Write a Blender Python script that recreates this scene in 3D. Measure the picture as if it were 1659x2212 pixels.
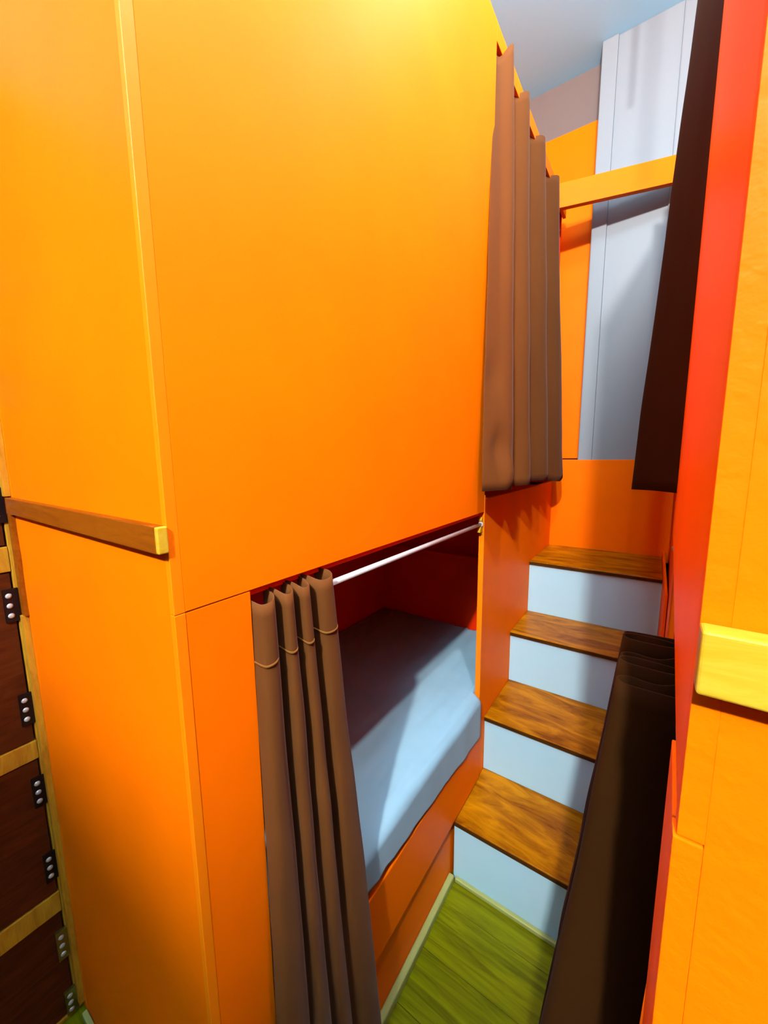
import bpy, bmesh, math, random
from mathutils import Vector, Matrix, noise

# ------------------------------------------------------------------ clear
for o in list(bpy.data.objects):
    bpy.data.objects.remove(o, do_unlink=True)
scene = bpy.context.scene
COL = scene.collection

# ------------------------------------------------------------------ camera
cam_data = bpy.data.cameras.new('camera')
cam = bpy.data.objects.new('camera', cam_data)
COL.objects.link(cam)
cam_data.sensor_fit = 'HORIZONTAL'
cam_data.sensor_width = 36.0
cam_data.lens = 18.228
cam_data.clip_start = 0.01
cam.matrix_world = Matrix((
    (0.82102339, -0.07308611, 0.56619698, 0.0),
    (0.57081355, 0.12179934, -0.81199557, 0.0),
    (-0.00961682, 0.98986026, 0.14171864, 1.5),
    (0, 0, 0, 1)))
scene.camera = cam

# ------------------------------------------------------------------ world, exposure
world = bpy.data.worlds.new('world')
scene.world = world
world.use_nodes = True
world.node_tree.nodes['Background'].inputs['Color'].default_value = (0.6, 0.65, 0.75, 1)
world.node_tree.nodes['Background'].inputs['Strength'].default_value = 0.1
vs = scene.view_settings
vs.view_transform = 'Standard'
vs.look = 'None'
vs.gamma = 1.0
vs.use_curve_mapping = False
vs.exposure = 2.2

# ceiling lamps: position, watts, radius; the third is an added fill light
LAMPS = [((0.33, -1.86, 3.40), 146.0, 0.05, 'small round ceiling lamp in the hall behind the viewer'),
         ((0.07, 0.45, 2.98), 27.0, 0.035, 'small warm ceiling lamp over the mouth of the aisle'),
         ((-0.08, 1.30, 3.14), 5.0, 0.08, 'small cool fill light added to brighten the ceiling over the aisle'),
         ]
LAMP_COLOURS = [(1.0, 0.97, 0.92), (1.0, 0.98, 0.96), (0.72, 0.88, 1.0)]

# ------------------------------------------------------------------ key measures (metres)
XL = -0.492           # left side panel plane of the aisle
YF = 0.235            # front plane of both bunk blocks
TOP = 2.80            # top of the bunk blocks
CEIL = 3.50
SEAM = 1.30           # joint between lower and upper capsule
YB = 2.43             # orange face behind the stairs
def xr(y):            # right side of the aisle, not quite parallel to the left
    return 0.0175 + 0.0245 * y

# ------------------------------------------------------------------ materials
def new_mat(name):
    m = bpy.data.materials.new(name)
    m.use_nodes = True
    nt = m.node_tree
    return m, nt, nt.nodes['Principled BSDF']

def add_noise_bump(nt, b, scale, strength, vec_scale=(1, 1, 1), dist=0.002, detail=3):
    tc = nt.nodes.new('ShaderNodeTexCoord')
    mp = nt.nodes.new('ShaderNodeMapping')
    mp.inputs['Scale'].default_value = vec_scale
    n = nt.nodes.new('ShaderNodeTexNoise')
    n.inputs['Scale'].default_value = scale
    n.inputs['Detail'].default_value = detail
    bp = nt.nodes.new('ShaderNodeBump')
    bp.inputs['Strength'].default_value = strength
    bp.inputs['Distance'].default_value = dist
    nt.links.new(tc.outputs['Object'], mp.inputs['Vector'])
    nt.links.new(mp.outputs['Vector'], n.inputs['Vector'])
    nt.links.new(n.outputs['Fac'], bp.inputs['Height'])
    nt.links.new(bp.outputs['Normal'], b.inputs['Normal'])
    return mp, n

def paint(name, col, rough=0.3, spec=0.5, bump=0.08, scale=60, var=0.04):
    m, nt, b = new_mat(name)
    b.inputs['Roughness'].default_value = rough
    b.inputs['Specular IOR Level'].default_value = spec
    mp, n = add_noise_bump(nt, b, scale, bump)
    n2 = nt.nodes.new('ShaderNodeTexNoise')
    n2.inputs['Scale'].default_value = 5
    n2.inputs['Detail'].default_value = 4
    nt.links.new(mp.outputs['Vector'], n2.inputs['Vector'])
    r = nt.nodes.new('ShaderNodeValToRGB')
    r.color_ramp.elements[0].position = 0.3
    r.color_ramp.elements[1].position = 0.7
    r.color_ramp.elements[0].color = (*[c * (1 - var) for c in col], 1)
    r.color_ramp.elements[1].color = (*[min(1, c * (1 + var)) for c in col], 1)
    nt.links.new(n2.outputs['Fac'], r.inputs['Fac'])
    nt.links.new(r.outputs['Color'], b.inputs['Base Color'])
    return m

def wood(name, dark, light, vec=(1, 12, 12), scale=6, rough=0.35, bump=0.1, lo=0.3, hi=0.7, dist=1.2):
    m, nt, b = new_mat(name)
    b.inputs['Roughness'].default_value = rough
    b.inputs['Specular IOR Level'].default_value = 0.1
    tc = nt.nodes.new('ShaderNodeTexCoord')
    mp = nt.nodes.new('ShaderNodeMapping')
    mp.inputs['Scale'].default_value = vec
    oi = nt.nodes.new('ShaderNodeObjectInfo')
    mul = nt.nodes.new('ShaderNodeMath'); mul.operation = 'MULTIPLY'
    mul.inputs[1].default_value = 13.7
    nt.links.new(oi.outputs['Random'], mul.inputs[0])
    nt.links.new(mul.outputs[0], mp.inputs['Location'])
    n = nt.nodes.new('ShaderNodeTexNoise')
    n.inputs['Scale'].default_value = scale
    n.inputs['Detail'].default_value = 6
    n.inputs['Roughness'].default_value = 0.62
    n.inputs['Distortion'].default_value = dist
    r = nt.nodes.new('ShaderNodeValToRGB')
    r.color_ramp.elements[0].position = lo
    r.color_ramp.elements[1].position = hi
    r.color_ramp.elements[0].color = (*dark, 1)
    r.color_ramp.elements[1].color = (*light, 1)
    bp = nt.nodes.new('ShaderNodeBump')
    bp.inputs['Strength'].default_value = bump
    bp.inputs['Distance'].default_value = 0.002
    nt.links.new(tc.outputs['Object'], mp.inputs['Vector'])
    nt.links.new(mp.outputs['Vector'], n.inputs['Vector'])
    nt.links.new(n.outputs['Fac'], r.inputs['Fac'])
    nt.links.new(r.outputs['Color'], b.inputs['Base Color'])
    nt.links.new(n.outputs['Fac'], bp.inputs['Height'])
    nt.links.new(bp.outputs['Normal'], b.inputs['Normal'])
    return m

def fabric(name, col, rough=0.8, sheen=0.3, weave=900):
    m, nt, b = new_mat(name)
    b.inputs['Roughness'].default_value = rough
    b.inputs['Specular IOR Level'].default_value = 0.06
    b.inputs['Sheen Weight'].default_value = sheen
    b.inputs['Sheen Roughness'].default_value = 0.4
    b.inputs['Sheen Tint'].default_value = (1.0, 0.75, 0.7, 1)
    mp, n = add_noise_bump(nt, b, weave, 0.15, (1, 1, 0.3), 0.0005)
    n2 = nt.nodes.new('ShaderNodeTexNoise')
    n2.inputs['Scale'].default_value = 9
    nt.links.new(mp.outputs['Vector'], n2.inputs['Vector'])
    r = nt.nodes.new('ShaderNodeValToRGB')
    r.color_ramp.elements[0].color = (*[c * 0.88 for c in col], 1)
    r.color_ramp.elements[1].color = (*[c * 1.1 for c in col], 1)
    nt.links.new(n2.outputs['Fac'], r.inputs['Fac'])
    nt.links.new(r.outputs['Color'], b.inputs['Base Color'])
    return m

def metal(name, col, rough=0.3, met=1.0):
    m, nt, b = new_mat(name)
    b.inputs['Base Color'].default_value = (*col, 1)
    b.inputs['Metallic'].default_value = met
    b.inputs['Roughness'].default_value = rough
    add_noise_bump(nt, b, 200, 0.05)
    return m

M = {}
M['orange'] = paint('orange_gloss_paint', (0.95, 0.178, 0.0002), 0.5, 0.05)
M['orange_front'] = paint('orange_satin_paint', (0.95, 0.158, 0.0002), 0.45, 0.05)
M['interior'] = paint('deep_red_interior', (0.97, 0.026, 0.0002), 0.5, 0.1)  # capsule interior, a deeper red than the outer panels
M['orange_right'] = paint('orange_brushed_paint', (0.95, 0.155, 0.0002), 0.5, 0.05, 0.5, 90)
M['edge'] = paint('board_edge_and_highlight', (0.93, 0.20, 0.001), 0.45, 0.15)  # board end colour, also the painted highlight along the front corner
M['white'] = paint('white_wall_paint', (0.225, 0.25, 0.275), 0.5, 0.3, 0.05, 80, 0.01)
M['plaster'] = paint('white_plaster_orange_bounce', (0.1728, 0.128, 0.1152), 0.7, 0.2, 0.1, 80, 0.015)  # white wall with the orange bounce put into its colour
M['ceiling'] = paint('ceiling_white_paint', (0.33, 0.71, 0.98), 0.6, 0.3, 0.05, 60, 0.01)
M['riser'] = paint('cool_white_riser_paint', (0.41, 0.66, 0.78), 0.4, 0.2, 0.05, 50, 0.015)
M['tread'] = wood('varnished_brown_tread', (0.16, 0.032, 0.0003), (0.55, 0.2, 0.001), (1.6, 6, 6), 3.0, 0.3, 0.05, 0.32, 0.7, 1.1)
M['tread_edge'] = wood('dark_tread_edge', (0.032, 0.00896, 0.00128), (0.0768, 0.0256, 0.00256), (3, 20, 20), 4, 0.5)
M['plank'] = wood('olive_vinyl_plank', (0.055, 0.055, 0.0003), (0.24, 0.235, 0.0006), (1.2, 16, 16), 3.0, 0.38, 0.04, 0.25, 0.75, 0.6)
M['skirt'] = paint('pale_green_skirting', (0.34, 0.37, 0.11), 0.4, 0.4)
M['locker_door'] = wood('dark_red_brown_laminate', (0.048, 0.00768, 0.00192), (0.1024, 0.0192, 0.00384), (12, 2, 12), 4, 0.4, 0.03)
M['raw_wood'] = wood('raw_yellow_timber', (0.36, 0.13, 0.008), (0.55, 0.27, 0.016), (10, 10, 2), 5, 0.5)
M['trim_left'] = wood('orange_stained_batten', (0.19, 0.036, 0.001), (0.3, 0.07, 0.002), (2, 14, 14), 5, 0.4)
M['trim_right'] = wood('yellow_varnished_batten', (0.4992, 0.2688, 0.0064), (0.5888, 0.384, 0.032), (2, 14, 14), 5, 0.35)
M['curtain_warm'] = fabric('tan_brown_curtain_cloth', (0.115, 0.036, 0.007), 0.75, 0.08)
M['seam'] = fabric('pale_stitched_tape', (0.17, 0.065, 0.012), 0.8, 0.0)
M['curtain_shaded'] = fabric('shaded_brown_curtain_cloth', (0.028, 0.009, 0.001), 0.8, 0.01)  # brown cloth with the shade of the right side put into it
M['sheet'] = fabric('pale_blue_white_sheet', (0.27, 0.45, 0.56), 0.85, 0.1, 700)
M['mattress'] = fabric('mattress_cloth', (0.352, 0.4352, 0.4864), 0.9, 0.1, 500)
M['rod'] = metal('white_coated_rod', (0.544, 0.512, 0.512), 0.25, 0.0)
M['hinge'] = metal('black_hinge_steel', (0.0128, 0.00768, 0.00896), 0.35, 0.6)
M['hinge_gold'] = metal('brass_hinge', (0.288, 0.2304, 0.0512), 0.3, 0.9)
M['screw'] = metal('steel_screw', (0.544, 0.512, 0.512), 0.35, 0.3)
M['fixture'] = metal('white_lamp_housing', (0.512, 0.512, 0.512), 0.4, 0.0)

# ------------------------------------------------------------------ helpers
def link(o, parent=None):
    COL.objects.link(o)
    if parent is not None:
        o.parent = parent
        o.matrix_parent_inverse = parent.matrix_world.inverted()
    return o

def tag(o, label=None, cat=None, group=None, kind=None):
    if label: o['label'] = label
    if cat: o['category'] = cat
    if group: o['group'] = group
    if kind: o['kind'] = kind
    return o

def empty(name, loc, label, cat, group=None):
    o = bpy.data.objects.new(name, None)
    o.empty_display_size = 0.1
    o.location = loc
    COL.objects.link(o)
    o.matrix_world = Matrix.Translation(loc)
    return tag(o, label, cat, group)

def finish(name, bm, mat, parent=None, origin=None, smooth=False):
    me = bpy.data.meshes.new(name)
    if origin is not None:
        bmesh.ops.translate(bm, verts=bm.verts, vec=-Vector(origin))
    bmesh.ops.recalc_face_normals(bm, faces=bm.faces)
    bm.to_mesh(me)
    bm.free()
    if smooth:
        for p in me.polygons: p.use_smooth = True
    for mm in (mat if isinstance(mat, (list, tuple)) else [mat]):
        me.materials.append(mm)
    o = bpy.data.objects.new(name, me)
    COL.objects.link(o)
    if origin is not None:
        o.location = origin
        o.matrix_world = Matrix.Translation(origin)
    if parent is not None:
        o.parent = parent
        o.matrix_parent_inverse = Matrix.Translation(parent.location).inverted()
    return o

def prism_bm(pts, bevel=0.0, seg=2):
    """8 corner points: bottom ring of 4 then top ring of 4"""
    bm = bmesh.new()
    v = [bm.verts.new(p) for p in pts]
    for f in ((3, 2, 1, 0), (4, 5, 6, 7), (0, 1, 5, 4), (1, 2, 6, 5), (2, 3, 7, 6), (3, 0, 4, 7)):
        bm.faces.new([v[i] for i in f])
    if bevel > 0:
        bmesh.ops.bevel(bm, geom=bm.edges[:], offset=bevel, segments=seg, profile=0.6, affect='EDGES')
    return bm

def box(name, x, y, z, mat, parent=None, bevel=0.0015, seg=2):
    (x0, x1), (y0, y1), (z0, z1) = x, y, z
    pts = [(x0, y0, z0), (x1, y0, z0), (x1, y1, z0), (x0, y1, z0),
           (x0, y0, z1), (x1, y0, z1), (x1, y1, z1), (x0, y1, z1)]
    c = ((x0 + x1) / 2, (y0 + y1) / 2, z0)
    return finish(name, prism_bm(pts, bevel, seg), mat, parent, c)

def rbox(name, d, y, z, mat, parent=None, bevel=0.0015):
    """board on the right side of the aisle: d = offset range from xr(y)"""
    (d0, d1), (y0, y1), (z0, z1) = d, y, z
    pts = []
    for zz in (z0, z1):
        pts += [(xr(y0) + d0, y0, zz), (xr(y0) + d1, y0, zz), (xr(y1) + d1, y1, zz), (xr(y1) + d0, y1, zz)]
    c = ((pts[0][0] + pts[2][0]) / 2, (y0 + y1) / 2, z0)
    return finish(name, prism_bm(pts, bevel), mat, parent, c)

def cyl(name, p0, p1, r, mat, parent=None, seg=16, r2=None, bevel=0.0):
    p0, p1 = Vector(p0), Vector(p1)
    d = p1 - p0
    bm = bmesh.new()
    bmesh.ops.create_cone(bm, cap_ends=True, segments=seg, radius1=r, radius2=r if r2 is None else r2, depth=d.length)
    if bevel:
        es = [e for e in bm.edges if len(e.link_faces) == 2 and any(len(f.verts) > 4 for f in e.link_faces)]
        bmesh.ops.bevel(bm, geom=es, offset=bevel, segments=2, affect='EDGES')
    q = d.to_track_quat('Z', 'Y').to_matrix().to_4x4()
    bm.transform(Matrix.Translation((p0 + p1) / 2) @ q)
    o = finish(name, bm, mat, parent, tuple(p0))
    for p in o.data.polygons:
        if len(p.vertices) == 4: p.use_smooth = True
    return o

def catmull(pts, t):
    n = len(pts) - 1
    s = t * n
    i = min(int(s), n - 1)
    f = s - i
    g = lambda k: Vector(pts[max(0, min(n, k))])
    p0, p1, p2, p3 = g(i - 1), g(i), g(i + 1), g(i + 2)
    return 0.5 * ((2 * p1) + (p2 - p0) * f + (2 * p0 - 5 * p1 + 4 * p2 - p3) * f * f + (3 * p1 - p0 - 3 * p2 + p3) * f ** 3)

def curtain(name, top, bot, mat, label, group, nu=160, nv=46, ease=1.0, wob=0.004, seed=0, hem=0.022, creases=()):
    """top / bot: same number of (x, y, z) control points"""
    bm = bmesh.new()
    rows = []
    for j in range(nv + 1):
        v = j / nv
        w = v ** ease
        row = []
        for i in range(nu + 1):
            u = i / nu
            a, b = catmull(top, u), catmull(bot, u)
            p = Vector((a.x + (b.x - a.x) * w, a.y + (b.y - a.y) * w, a.z + (b.z - a.z) * v))
            k = noise.noise(Vector((u * 14 + seed, v * 3.0, seed)))
            k2 = noise.noise(Vector((u * 5 + seed, v * 9.0, seed + 4)))
            amp = wob * (0.25 + min(1, v * 3))
            p.x += (k + 0.5 * k2) * amp
            p.y += noise.noise(Vector((u * 9, v * 2.2 + 7, seed + 9))) * amp * 0.7
            for (cu, cv, ru, rv, h) in creases:
                q = ((u - cu) / ru) ** 2 + ((v - cv) / rv) ** 2
                p.x += h * math.exp(-q)
            row.append(bm.verts.new(p))
        rows.append(row)
    for j in range(nv):
        for i in range(nu):
            bm.faces.new((rows[j][i], rows[j][i + 1], rows[j + 1][i + 1], rows[j + 1][i]))
    c = rows[nv][nu // 2].co.copy()
    o = finish(name, bm, mat, None, tuple(c), True)
    md = o.modifiers.new('thickness', 'SOLIDIFY')
    md.thickness = 0.0022
    md.offset = 0
    return tag(o, label, 'curtain', group)

def seam(parent, top, bot, v0, v1, off, mat, nu=220):
    """stitched heading tape: a thin raised band that follows the folds"""
    bm = bmesh.new()
    rows = []
    for v in (v0, v1):
        row = []
        for i in range(nu + 1):
            u = i / nu
            a, b = catmull(top, u), catmull(bot, u)
            p = a + (b - a) * v
            row.append(bm.verts.new((p.x + off, p.y - off * .4, p.z)))
        rows.append(row)
    for i in range(nu):
        bm.faces.new((rows[0][i], rows[0][i + 1], rows[1][i + 1], rows[1][i]))
    o = finish('heading_seam', bm, mat, parent, tuple(parent.location), True)
    md = o.modifiers.new('thickness', 'SOLIDIFY')
    md.thickness = 0.0015
    return o

def zlist(pts, zs):
    return [(p[0], p[1], z) for p, z in zip(pts, zs)]

# ================================================================== SETTING
RX0, RX1, RY0, RY1 = -1.62, 1.40, -3.20, 2.56
# floor: base slab + planks where they are near enough to read
fl = box('floor', (RX0 - .1, RX1 + .1), (RY0 - .1, RY1 + .1), (-0.08, -0.004), M['plank'], None, 0)
tag(fl, 'olive wood-look plank floor', kind='structure')
rng = random.Random(3)
PW = 0.148
yy = -1.34
plank_mesh = {}
while yy < 1.14:
    y0, y1 = yy + 0.0006, min(yy + PW, 1.138) - 0.0006
    if y1 < YF:
        cuts = [-1.19, rng.uniform(-0.7, -0.2), rng.uniform(0.2, 0.8), 1.38]
    else:
        cuts = [XL - 0.005, xr(0.6) - 0.004]
    for a, b in zip(cuts[:-1], cuts[1:]):
        key = (round(b - a, 3), round(y1 - y0, 3))
        if y0 < YF < y1 and a < XL:
            pass
        if key in plank_mesh:
            o = plank_mesh[key].copy()
            COL.objects.link(o)
            o.location = ((a + b) / 2, (y0 + y1) / 2, -0.004)
        else:
            o = box('floor_plank', (a + .0006, b - .0006), (y0, y1), (-0.004, 0.0), M['plank'], fl, 0.0009, 1)
            plank_mesh[key] = o
    yy += PW

tag(box('ceiling', (RX0 - .1, RX1 + .1), (RY0 - .1, RY1 + .1), (CEIL, CEIL + 0.08), M['ceiling'], None, 0),
    'white ceiling', kind='structure')
tag(box('wall_left', (RX0 - .08, RX0), (RY0 - .1, RY1 + .1), (0, CEIL), M['white'], None, 0), 'white side wall behind lockers', kind='structure')
tag(box('wall_right', (RX1, RX1 + .08), (RY0 - .1, RY1 + .1), (0, CEIL), M['white'], None, 0), 'white side wall', kind='structure')
tag(box('wall_front', (RX0, RX1), (RY0 - .08, RY0), (0, CEIL), M['white'], None, 0), 'white wall behind the viewer', kind='structure')
wb = tag(box('wall_back', (RX0, RX1), (RY1, RY1 + .08), (0, CEIL), M['plaster'], None, 0), 'white plaster end wall with orange bounce in its colour', kind='structure')
# orange cladding on the end wall, above and below the joint at 1.474 m
box('orange_upper_panel', (RX0 + .01, -0.372), (RY1 - .016, RY1), (1.478, 3.235), M['orange_front'], wb)
box('orange_lower_panel', (XL - 0.004, 0.10), (YB, RY1), (0.94, 1.470), M['orange_front'], wb, 0.002)
# white panelled door-like boarding: stile, field, stile
tp = tag(box('trim_1', (-0.300, -0.040), (2.450, RY1), (1.424, CEIL), M['white'], None, 0.001), 'tall white wall board above the stairs', kind='structure')
box('stile', (-0.367, -0.297), (2.436, RY1), (1.424, CEIL), M['white'], tp, 0.006)
box('stile', (-0.044, 0.030), (2.440, RY1), (1.424, CEIL), M['white'], tp, 0.006)
box('board', (0.028, 1.0), (2.450, RY1), (1.424, CEIL), M['white'], tp, 0.001)

# ================================================================== LEFT CAPSULE BLOCK
LB = empty('capsule_bunk', (-1.0, 1.3, 0), 'tall orange two-level capsule bunk on the left of the aisle, its mattress showing', 'bunk bed', 'orange capsule bunks')
XI = -1.30            # inner back of the capsule
box('front_panel', (-1.170, XL - 0.0105), (YF, YF + .014), (0.0, TOP), M['orange_front'], LB, 0.0004, 1)
box('front_panel', (-1.60, -1.171), (YF, YF + .014), (0.0, TOP), M['orange'], LB, 0.002)
# light caught on the rounded corner, put into a yellower strip
box('corner_highlight', (XL - .0104, XL), (YF - .0006, YF + .0143), (0.0, SEAM - .0006), M['edge'], LB, 0.0012, 3)
box('corner_highlight', (XL - .0104, XL), (YF - .0006, YF + .0143), (SEAM, TOP), M['edge'], LB, 0.0012, 3)
box('upper_side_panel', (XL - .016, XL), (YF + .0143, 1.330), (SEAM + .001, TOP), M['orange'], LB, 0.0004)
box('lintel', (XL - .016, XL), (1.3305, 2.43), (2.748, TOP), M['orange'], LB, 0.002)
box('lower_side_panel', (XL - .016, XL - .0006), (YF + .0145, 0.349), (0.0, SEAM - .001), M['orange_front'], LB, 0.001)
box('stair_side_panel', (XL - .018, XL), (1.340, RY1 - .02), (0.0, 1.345), M['orange'], LB, 0.001)
box('jamb_strip', (XL - .019, XL + .0008), (1.333, 1.3395), (0.0, 1.36), M['edge'], LB, 0.0015)
box('bed_rail', (XL - .024, XL + .008), (0.3495, 1.3325), (0.243, 0.452), M['orange_front'], LB, 0.005, 4)
box('kick_panel', (XL - .028, XL - .010), (0.3495, 1.3325), (0.0, 0.2425), M['orange_front'], LB, 0.001)
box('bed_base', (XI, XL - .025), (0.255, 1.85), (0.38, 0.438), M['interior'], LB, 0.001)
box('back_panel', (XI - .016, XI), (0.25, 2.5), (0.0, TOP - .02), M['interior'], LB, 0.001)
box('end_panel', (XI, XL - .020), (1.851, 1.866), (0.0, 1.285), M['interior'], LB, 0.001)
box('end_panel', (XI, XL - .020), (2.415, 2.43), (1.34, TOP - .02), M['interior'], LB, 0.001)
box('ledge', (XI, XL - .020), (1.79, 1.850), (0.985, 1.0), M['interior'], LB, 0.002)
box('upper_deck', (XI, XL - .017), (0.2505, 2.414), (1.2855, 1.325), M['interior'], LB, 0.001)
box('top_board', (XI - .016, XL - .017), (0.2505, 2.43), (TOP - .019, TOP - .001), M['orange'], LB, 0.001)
# batten across the front, rounded nose
box('batten', (-1.168, XL - .003), (YF - .014, YF - .0008), (1.383, 1.418), M['trim_left'], LB, 0.0022, 4)
box('batten_end_cap', (XL - .0032, XL + .004), (YF - .014, YF - .0008), (1.3835, 1.4175), M['trim_right'], LB, 0.0022, 3)
# wooden hook that carries the curtain rod
hk = bmesh.new()
prof = [(0, 0), (0, .062), (-.010, .062), (-.016, .052), (-.006, .042), (-.005, .030), (-.020, .030), (-.026, .016), (-.026, .010), (-.004, .010), (-.004, 0)]
front = [hk.verts.new((XL - .004, 1.333 + p[0], 1.218 + p[1])) for p in prof]
back = [hk.verts.new((XL - .016, 1.333 + p[0], 1.218 + p[1])) for p in prof]
hk.faces.new(front); hk.faces.new(back[::-1])
for i in range(len(prof)):
    k = (i + 1) % len(prof)
    hk.faces.new((front[i], back[i], back[k], front[k]))
finish('rod_hook', hk, M['trim_right'], LB, (XL - .01, 1.333, 1.218))

# ================================================================== RIGHT CAPSULE BLOCK
RB = empty('capsule_bunk', (0.7, 1.3, 0), 'orange capsule bunk on the right of the aisle, cut off by the picture edge', 'bunk bed', 'orange capsule bunks')
X2 = RX1 - .02
xf = xr(YF)
box('front_panel', (xf + .0112, X2), (YF, YF + .014), (0.0, TOP), M['orange_right'], RB, 0.0002, 1)
box('edge_stile', (xf - .0018, xf + .0111), (YF - .0008, YF + .013), (0.0, SEAM - .0008), M['orange_right'], RB, 0.0009)
box('edge_stile', (xf - .0002, xf + .01119), (YF, YF + .013), (SEAM + .0006, TOP), M['orange_right'], RB, 0.0002, 1)
rbox('upper_side_panel', (0, .016), (YF + .0145, 1.28), (SEAM + .001, TOP), M['orange_front'], RB, 0.001)
rbox('lower_side_panel', (-.002, .014), (YF + .0145, 0.322), (0, SEAM - .001), M['orange_front'], RB, 0.001)
rbox('lintel', (0, .016), (1.2805, 2.43), (2.748, TOP), M['orange_front'], RB, 0.001)
rbox('stair_side_panel', (0.012, .028), (1.36, YB - .002), (0.0, 1.345), M['orange_front'], RB, 0.001)
rbox('bed_rail', (0, .024), (0.3225, 1.3595), (0.0, 0.452), M['orange_front'], RB, 0.002)
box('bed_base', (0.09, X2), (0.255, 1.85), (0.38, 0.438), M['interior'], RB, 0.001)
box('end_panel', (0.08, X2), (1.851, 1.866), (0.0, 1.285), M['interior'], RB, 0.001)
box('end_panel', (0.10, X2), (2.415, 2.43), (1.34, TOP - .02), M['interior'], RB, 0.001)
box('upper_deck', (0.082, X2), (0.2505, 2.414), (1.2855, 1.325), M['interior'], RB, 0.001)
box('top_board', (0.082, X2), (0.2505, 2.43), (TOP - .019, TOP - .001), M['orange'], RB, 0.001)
box('batten', (xf - .0005, X2), (YF - .014, YF - .001), (1.388, 1.4195), M['trim_right'], RB, 0.0022, 4)

# ================================================================== UNSEEN BLOCK OPPOSITE, added to shade the lower fronts (behind the viewer)
OB = empty('shade_block', (0, -2.2, 0), 'unseen dark block across the hall, added to shade the lower bunk fronts', 'locker')
for a, b in ((RX0 + .01, -0.62), (-0.60, 0.38), (0.40, RX1 - .01)):
    for za, zb in ((0.02, 0.68), (0.70, 1.38), (1.40, 2.08), (2.10, 2.78)):
        box('door', (a, b), (-1.364, -1.35), (za, zb), M['locker_door'], OB, 0.002)
box('carcass', (RX0 + .01, RX1 - .01), (RY0 + .01, -1.365), (0, TOP), M['locker_door'], OB)

# ================================================================== STAIRS
ST = empty('staircase', (-0.22, 1.6, 0), 'steep stairs with brown wooden treads and white risers at the aisle end', 'stairs')
STEPS = [(0.236, 1.113), (0.469, 1.390), (0.706, 1.698), (0.970, 1.984)]
zprev = 0.0
SX = 0.058
for k, (z, y) in enumerate(STEPS):
    ynext = STEPS[k + 1][1] + .006 if k < 3 else YB - .0005
    SX = (0.0435, 0.050, 0.058, 0.058)[k]
    box('riser', (XL + .001, SX), (y + .006, y + .018), (zprev, z - .019), M['riser'], ST, 0.0006)
    t = box('tread', (XL + .001, SX), (y, ynext), (z - .018, z), M['tread'], ST, 0.0025, 3)
    box('nosing', (XL + .0015, SX - .0005), (y - .0022, y + .0), (z - .017, z - .0035), M['tread_edge'], t, 0.0008)
    zprev = z
box('stringer', (SX + .0005, SX + .010), (1.66, YB - .001), (0.55, 1.0), M['orange_front'], ST, 0.001)

# skirting: quarter strips along the kick panel and the first riser
b1 = tag(box('baseboard_left', (XL - .0095, XL + .011), (0.35, 1.105), (0.0, 0.030), M['skirt'], None, 0.007, 4), 'pale green quarter-round skirting under the left bunk rail', kind='structure')
b2 = tag(box('baseboard_back', (XL + .012, 0.03), (1.1045, 1.1185), (0.0, 0.016), M['skirt'], None, 0.004, 3), 'green skirting strip at the foot of the lowest riser', kind='structure')
b3 = tag(box('baseboard_front', (-1.165, XL - .002), (YF - .014, YF - .001), (0.0, 0.022), M['skirt'], None, 0.004, 3), 'pale green skirting under the left front panel', kind='structure')

# ================================================================== CROSS BEAM
bm_pts = []
for z in (2.690, 2.800):
    bm_pts += [(-0.4905, 2.205, z), (0.062, 2.330, z), (0.062, 2.360, z), (-0.4905, 2.235, z)]
cb = finish('cross_beam', prism_bm(bm_pts, 0.002), M['orange_front'], None, (-0.21, 2.28, 2.69))
tag(cb, 'orange beam bridging the two bunks high above the stairs', 'beam')

# ================================================================== LOCKERS
LK = empty('locker_cabinet', (-1.40, -0.55, 0), 'wooden locker bank with dark brown doors at the left picture edge', 'locker')
XF = -1.200
rows = [(0.012, 0.325), (0.386, 0.770), (0.820, 1.245), (1.306, 1.735), (1.795, 2.24)]
cols = [(-0.265, 0.219), (-0.795, -0.311), (-1.325, -0.841)]
box('carcass', (RX0 + .005, XF - .045), (-1.348, .232), (0.0, 2.30), M['locker_door'], LK)
for ya, yb in ((0.2205, 0.2335), (-.3095, -.2665), (-.8395, -.7965), (-1.348, -1.3265)):
    box('stile', (XF - .044, XF), (ya, yb), (0.0, 2.30), M['raw_wood'], LK, 0.002)
rails = [(0.0, 0.0115), (0.3265, 0.3845), (0.7715, 0.8185), (1.2465, 1.3045), (1.7365, 1.7935), (2.2415, 2.30)]
for ya, yb in cols:
    for za, zb in rails:
        box('rail', (XF - .044, XF + .001), (ya - .001, yb + .001), (za, zb), M['raw_wood'], LK, 0.002)
door_mesh = {}
hinge_z = {0: ((0.012, 0.085), (0.190, 0.275)), 1: ((0.428, 0.508), (0.645, 0.725)),
           2: ((0.867, 0.947), (1.128, 1.207)), 3: ((1.36, 1.44), (1.61, 1.69)), 4: ((1.85, 1.93), (2.11, 2.19))}
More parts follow.
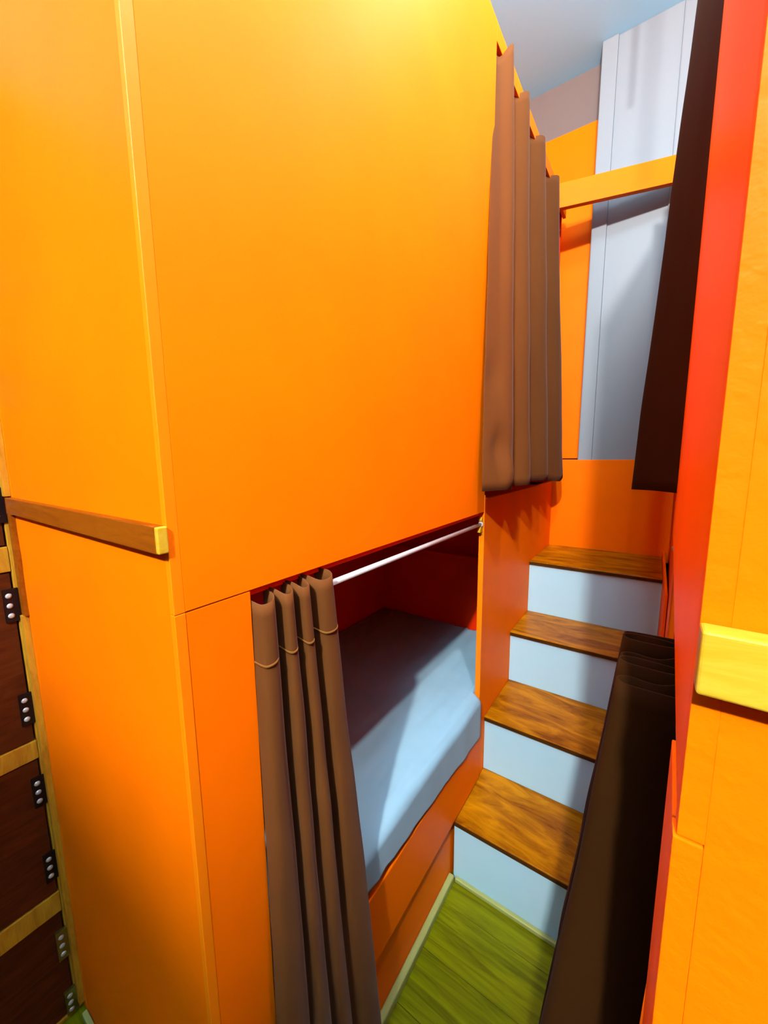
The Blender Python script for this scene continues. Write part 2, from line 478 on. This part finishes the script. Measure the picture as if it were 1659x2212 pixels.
for c, (ya, yb) in enumerate(cols):
    for r, (za, zb) in enumerate(rows):
        d = box('door', (XF - .020, XF - .002), (ya + .002, yb - .002), (za + .002, zb - .002), M['locker_door'], LK, 0.0015)
        cyl('knob', (XF - .002, ya + .05, (za + zb) / 2), (XF + .016, ya + .05, (za + zb) / 2), 0.009, M['hinge'], d, 12, bevel=.002)
        gold = (r == 0)
        for (h0, h1) in hinge_z[r]:
            hg = box('hinge', (XF - .002, XF + (.0035 if not gold else .008)), (yb - .020, yb + .007), (h0, h1), M['hinge_gold'] if gold else M['hinge'], LK, 0.001)
            tag(hg, 'brass hinge' if gold else 'black steel hinge')
            for s in (0.2, 0.5, 0.8):
                zz = h0 + (h1 - h0) * s
                xx = XF + (.0035 if not gold else .008)
                sb = bmesh.new()
                bmesh.ops.create_uvsphere(sb, u_segments=10, v_segments=6, radius=0.0062)
                bmesh.ops.scale(sb, verts=sb.verts, vec=(0.55, 1, 1))
                bmesh.ops.translate(sb, verts=sb.verts, vec=(xx, yb - .010, zz))
                finish('screw', sb, M['screw'], hg, (xx, yb - .010, zz), True)
# rough timber battens closing the corner between lockers and bunk front
def rough_batten(name, x0, x1, y0, y1, z0, z1, mat, parent, seed):
    bm = bmesh.new()
    n = 40
    rings = []
    for i in range(n + 1):
        z = z0 + (z1 - z0) * i / n
        j = 0.0045 * noise.noise(Vector((seed, z * 9, 0))) + 0.002 * noise.noise(Vector((seed, z * 31, 3)))
        rings.append([bm.verts.new(p) for p in ((x0, y0, z), (x1 + j, y0, z), (x1 + j, y1, z), (x0, y1, z))])
    for a, b in zip(rings[:-1], rings[1:]):
        for k in range(4):
            bm.faces.new((a[k], a[(k + 1) % 4], b[(k + 1) % 4], b[k]))
    bm.faces.new(rings[0][::-1]); bm.faces.new(rings[-1])
    return finish(name, bm, mat, parent, ((x0 + x1) / 2, (y0 + y1) / 2, z0))
rough_batten('corner_batten', XF + .0005, -1.178, YF - .012, YF - .0005, 0.03, 1.140, M['raw_wood'], LK, 1.3)
rough_batten('corner_batten', XF + .0005, -1.172, YF - .008, YF - .0005, 1.141, 1.378, M['trim_left'], LK, 5.1)
rough_batten('corner_batten', XF + .0005, -1.180, YF - .012, YF - .0005, 1.42, 2.30, M['raw_wood'], LK, 8.7)

# ================================================================== MATTRESS
MT = empty('mattress', (-0.89, 1.05, 0.4385), 'thin mattress in a pale blue-white fitted sheet in the lower left bunk', 'mattress')
bm = prism_bm([(XI + .01, .262, .4385), (XL - .022, .262, .4385), (XL - .022, 1.840, .4385), (XI + .01, 1.840, .4385),
               (XI + .01, .262, .592), (XL - .022, .262, .592), (XL - .022, 1.840, .592), (XI + .01, 1.840, .592)], 0.03, 4)
finish('core', bm, M['mattress'], MT, (-0.89, 1.05, .4385), True)
# fitted sheet: top, rounded front edge, skirt hanging past the bed rail with a ragged hem
bm = bmesh.new()
NY = 170
prof_n = 90
grid = []
for i in range(NY + 1):
    t = i / NY
    y = 0.262 + (1.838 - 0.262) * t
    k_in = max(0.0, min(1.0, (y - 0.52) / 0.04)) if y < 1.325 else 0.0
    inside = k_in > 0
    hem = 0.492 - 0.085 * (y - 0.6) + 0.007 * noise.noise(Vector((y * 9, 2, 0))) + 0.005 * noise.noise(Vector((y * 27, 5, 0)))
    if k_in == 0: hem = max(hem, 0.50)
    xs = XL - .021 + .0325 * k_in
    row = []
    for j in range(prof_n + 1):
        s = j / prof_n
        if s < 0.62:
            x = XI + .012 + (XL - .035 - XI - .012) * (s / 0.62)
            z = 0.597
        elif s < 0.78:
            a = (s - 0.62) / 0.16 * math.pi / 2
            x = XL - .035 + (xs - XL + .035) * math.sin(a)
            z = 0.597 - 0.035 * (1 - math.cos(a))
        else:
            k = (s - 0.78) / 0.22
            x = xs + 0.003 * k * noise.noise(Vector((y * 16, 1, 0)))
            z = 0.562 + (hem - 0.562) * k
        d = 0.0045 * noise.noise(Vector((x * 24 + y * 5, y * 3.0, 0))) + 0.0042 * noise.noise(Vector((x * 60, y * 5 + x * 10, 4)))
        if s < 0.7: z += d
        else: x += d * 0.8 if inside else 0
        row.append(bm.verts.new((x, y, z)))
    grid.append(row)
for i in range(NY):
    for j in range(prof_n):
        bm.faces.new((grid[i][j], grid[i][j + 1], grid[i + 1][j + 1], grid[i + 1][j]))
sh = finish('fitted_sheet', bm, M['sheet'], MT, (-0.89, 1.05, .4385), True)
md = sh.modifiers.new('thickness', 'SOLIDIFY'); md.thickness = 0.002; md.offset = 1

# second mattress, lower right capsule
MT2 = empty('mattress', (0.7, 1.05, 0.4385), 'mattress hidden behind the shaded curtain in the lower right bunk', 'mattress')
finish('core', prism_bm([(.10, .262, .4385), (X2 - .01, .262, .4385), (X2 - .01, 1.84, .4385), (.10, 1.84, .4385),
                (.10, .262, .592), (X2 - .01, .262, .592), (X2 - .01, 1.84, .592), (.10, 1.84, .592)], .03, 4), M['mattress'], MT2, (.7, 1.05, .4385), True)

# ================================================================== CURTAIN RODS
def rod(p0, p1, label):
    e = empty('curtain_rod', p0, label, 'rod', 'curtain rods')
    cyl('tube', p0, p1, 0.0062, M['rod'], e, 18)
    d = (Vector(p1) - Vector(p0)).normalized()
    for p, s in ((Vector(p0), 1), (Vector(p1), -1)):
        cyl('end_socket', p, p + d * s * .012, 0.010, M['rod'], e, 18, bevel=.002)
rod((XL - .014, .351, 1.2555), (XL - .010, 1.332, 1.2555), 'thin white rod across the open lower left bunk')
rod((XL - .034, 1.334, 2.69), (XL - .034, 2.414, 2.69), 'rod behind the top of the tan curtain, upper left bunk')
rod((xr(.33) + .012, .326, 1.235), (xr(1.35) + .012, 1.355, 1.235), 'rod through the gathered shaded curtain, lower right bunk')
rod((xr(1.3) + .04, 1.285, 2.69), (xr(2.4) + .04, 2.41, 2.69), 'rod behind the top of the shaded curtain, upper right bunk')

# ================================================================== CURTAINS
# upper left: pleated, hem kicked out into the aisle
top = [(-.503, 1.338), (-.499, 1.375), (-.474, 1.430), (-.506, 1.50), (-.512, 1.53), (-.474, 1.62), (-.506, 1.70), (-.512, 1.74),
       (-.474, 1.86), (-.506, 1.95), (-.512, 2.0), (-.474, 2.12), (-.482, 2.165), (-.506, 2.19)]
zt = [2.735, 2.74, 2.800, 2.74, 2.735, 2.792, 2.74, 2.735, 2.79, 2.74, 2.735, 2.785, 2.78, 2.735]
bot = [(-.458, 1.212), (-.425, 1.265), (-.398, 1.335), (-.436, 1.43), (-.444, 1.48), (-.399, 1.55), (-.438, 1.66), (-.446, 1.74),
       (-.399, 1.862), (-.438, 1.96), (-.446, 2.02), (-.402, 2.14), (-.400, 2.20), (-.440, 2.24)]
zb = [1.384, 1.385, 1.385, 1.384, 1.384, 1.386, 1.388, 1.388, 1.387, 1.384, 1.380, 1.366, 1.395, 1.43]
curtain('curtain', zlist(top, zt), zlist(bot, zb), M['curtain_warm'],
        'tan brown pleated curtain hanging from the upper left bunk, crumpled at its hem', 'bunk curtains', ease=1.0, wob=.004, seed=2,
        creases=((.085, .90, .035, .035, -.018), (.125, .955, .025, .03, .014), (.20, .965, .03, .03, -.020), (.06, .72, .04, .05, -.010)))
# upper right
top = [(.058, 1.285), (.034, 1.35), (.006, 1.46), (.05, 1.52), (.067, 1.57), (.012, 1.68), (.062, 1.78), (.070, 1.82),
       (.016, 1.93), (.066, 2.02), (.074, 2.07), (.022, 2.15), (.055, 2.2)]
zt = [2.735, 2.74, 2.79, 2.74, 2.735, 2.79, 2.74, 2.735, 2.79, 2.74, 2.735, 2.78, 2.735]
bot = [(.047, 1.235), (-.003, 1.32), (-.058, 1.42), (-.036, 1.50), (-.016, 1.56), (-.052, 1.68), (-.025, 1.77), (-.014, 1.82),
       (-.046, 1.93), (-.02, 2.01), (-.01, 2.06), (-.04, 2.15), (0.0, 2.22)]
zb = [1.40, 1.398, 1.392] + [1.386] * 10
curtain('curtain', zlist(top, zt), zlist(bot, zb), M['curtain_shaded'],
        'long brown curtain with shade in its colour, hanging straight from the upper right bunk', 'bunk curtains', wob=.003, seed=5)
# lower left: gathered into four folds
top = [(-.500, .3515), (-.478, .357), (-.474, .374), (-.490, .388), (-.518, .392), (-.505, .398), (-.476, .401), (-.473, .414), (-.490, .425),
       (-.516, .428), (-.500, .434), (-.474, .437), (-.472, .450), (-.490, .459), (-.515, .463), (-.500, .470), (-.472, .478), (-.466, .500),
       (-.485, .513), (-.522, .512)]
bot = []
for (x, y) in top:
    bot.append((-.452 + (x + .495) * .62, .350 + (y - .356) * (.616 - .350) / .157))
bot[0] = (-.462, .336)
bot[1] = (-.446, .346)
zt = [1.283, 1.278, 1.280, 1.284, 1.288, 1.288, 1.282, 1.282, 1.286, 1.29, 1.29, 1.283, 1.283, 1.287, 1.292, 1.292, 1.285, 1.287, 1.292, 1.293]
ll_top, ll_bot = zlist(top, zt), zlist(bot, [.035] * len(bot))
cll = curtain('curtain', ll_top, ll_bot, M['curtain_warm'],
        'brown curtain bunched in narrow folds at the near end of the lower left bunk', 'bunk curtains', nu=220, nv=60, wob=.004, seed=9)
seam(cll, ll_top, ll_bot, .078, .0815, .0035, M['seam'])
# lower right: gathered, flaring into the aisle
top = []
ys = [.462, .490, .517, .544, .572]
for k, y in enumerate(ys):
    top += [(.050, y - .008), (.020, y - .011), (-.010, y - .009), (-.0175, y + .001), (-.008, y + .009), (.022, y + .008)]
top = top[:-1] + [(.05, .585)]
bot = []
for (x, y) in top:
    fx = (x + .0175) / .0675
    bot.append((-.146 + fx * .130, .385 + (y - .45) * 2.4))
zt = [1.262 + (0.0, .010, .003, .016, .007)[min(4, i // 6)] for i in range(len(top))]
curtain('curtain', zlist(top, zt), zlist(bot, [.035] * len(bot)), M['curtain_shaded'],
        'brown curtain with shade in its colour, bundled into a thick roll at the lower right bunk', 'bunk curtains', nu=240, nv=60, wob=.004, seed=14)

# ================================================================== CEILING LAMPS AND ADDED FILL
for (p, w, r, nm), lcol in zip(LAMPS, LAMP_COLOURS):
    e = empty('ceiling_lamp', (p[0], p[1], CEIL), nm, 'lamp', 'ceiling lamps')
    cyl('lamp_base', (p[0], p[1], CEIL), (p[0], p[1], CEIL - .02), .09, M['fixture'], e, 32, bevel=.004)
    if CEIL - p[2] > .12:
        cyl('lamp_stem', (p[0], p[1], CEIL - .02), (p[0], p[1], p[2] + r + .004), .008, M['fixture'], e, 12)
    ld = bpy.data.lights.new('lamp_light', 'POINT')
    ld.energy = w
    ld.shadow_soft_size = r
    ld.color = lcol
    lo = bpy.data.objects.new('lamp_light', ld)
    COL.objects.link(lo)
    lo.location = p
    lo.parent = e
    lo.matrix_parent_inverse = e.matrix_world.inverted()
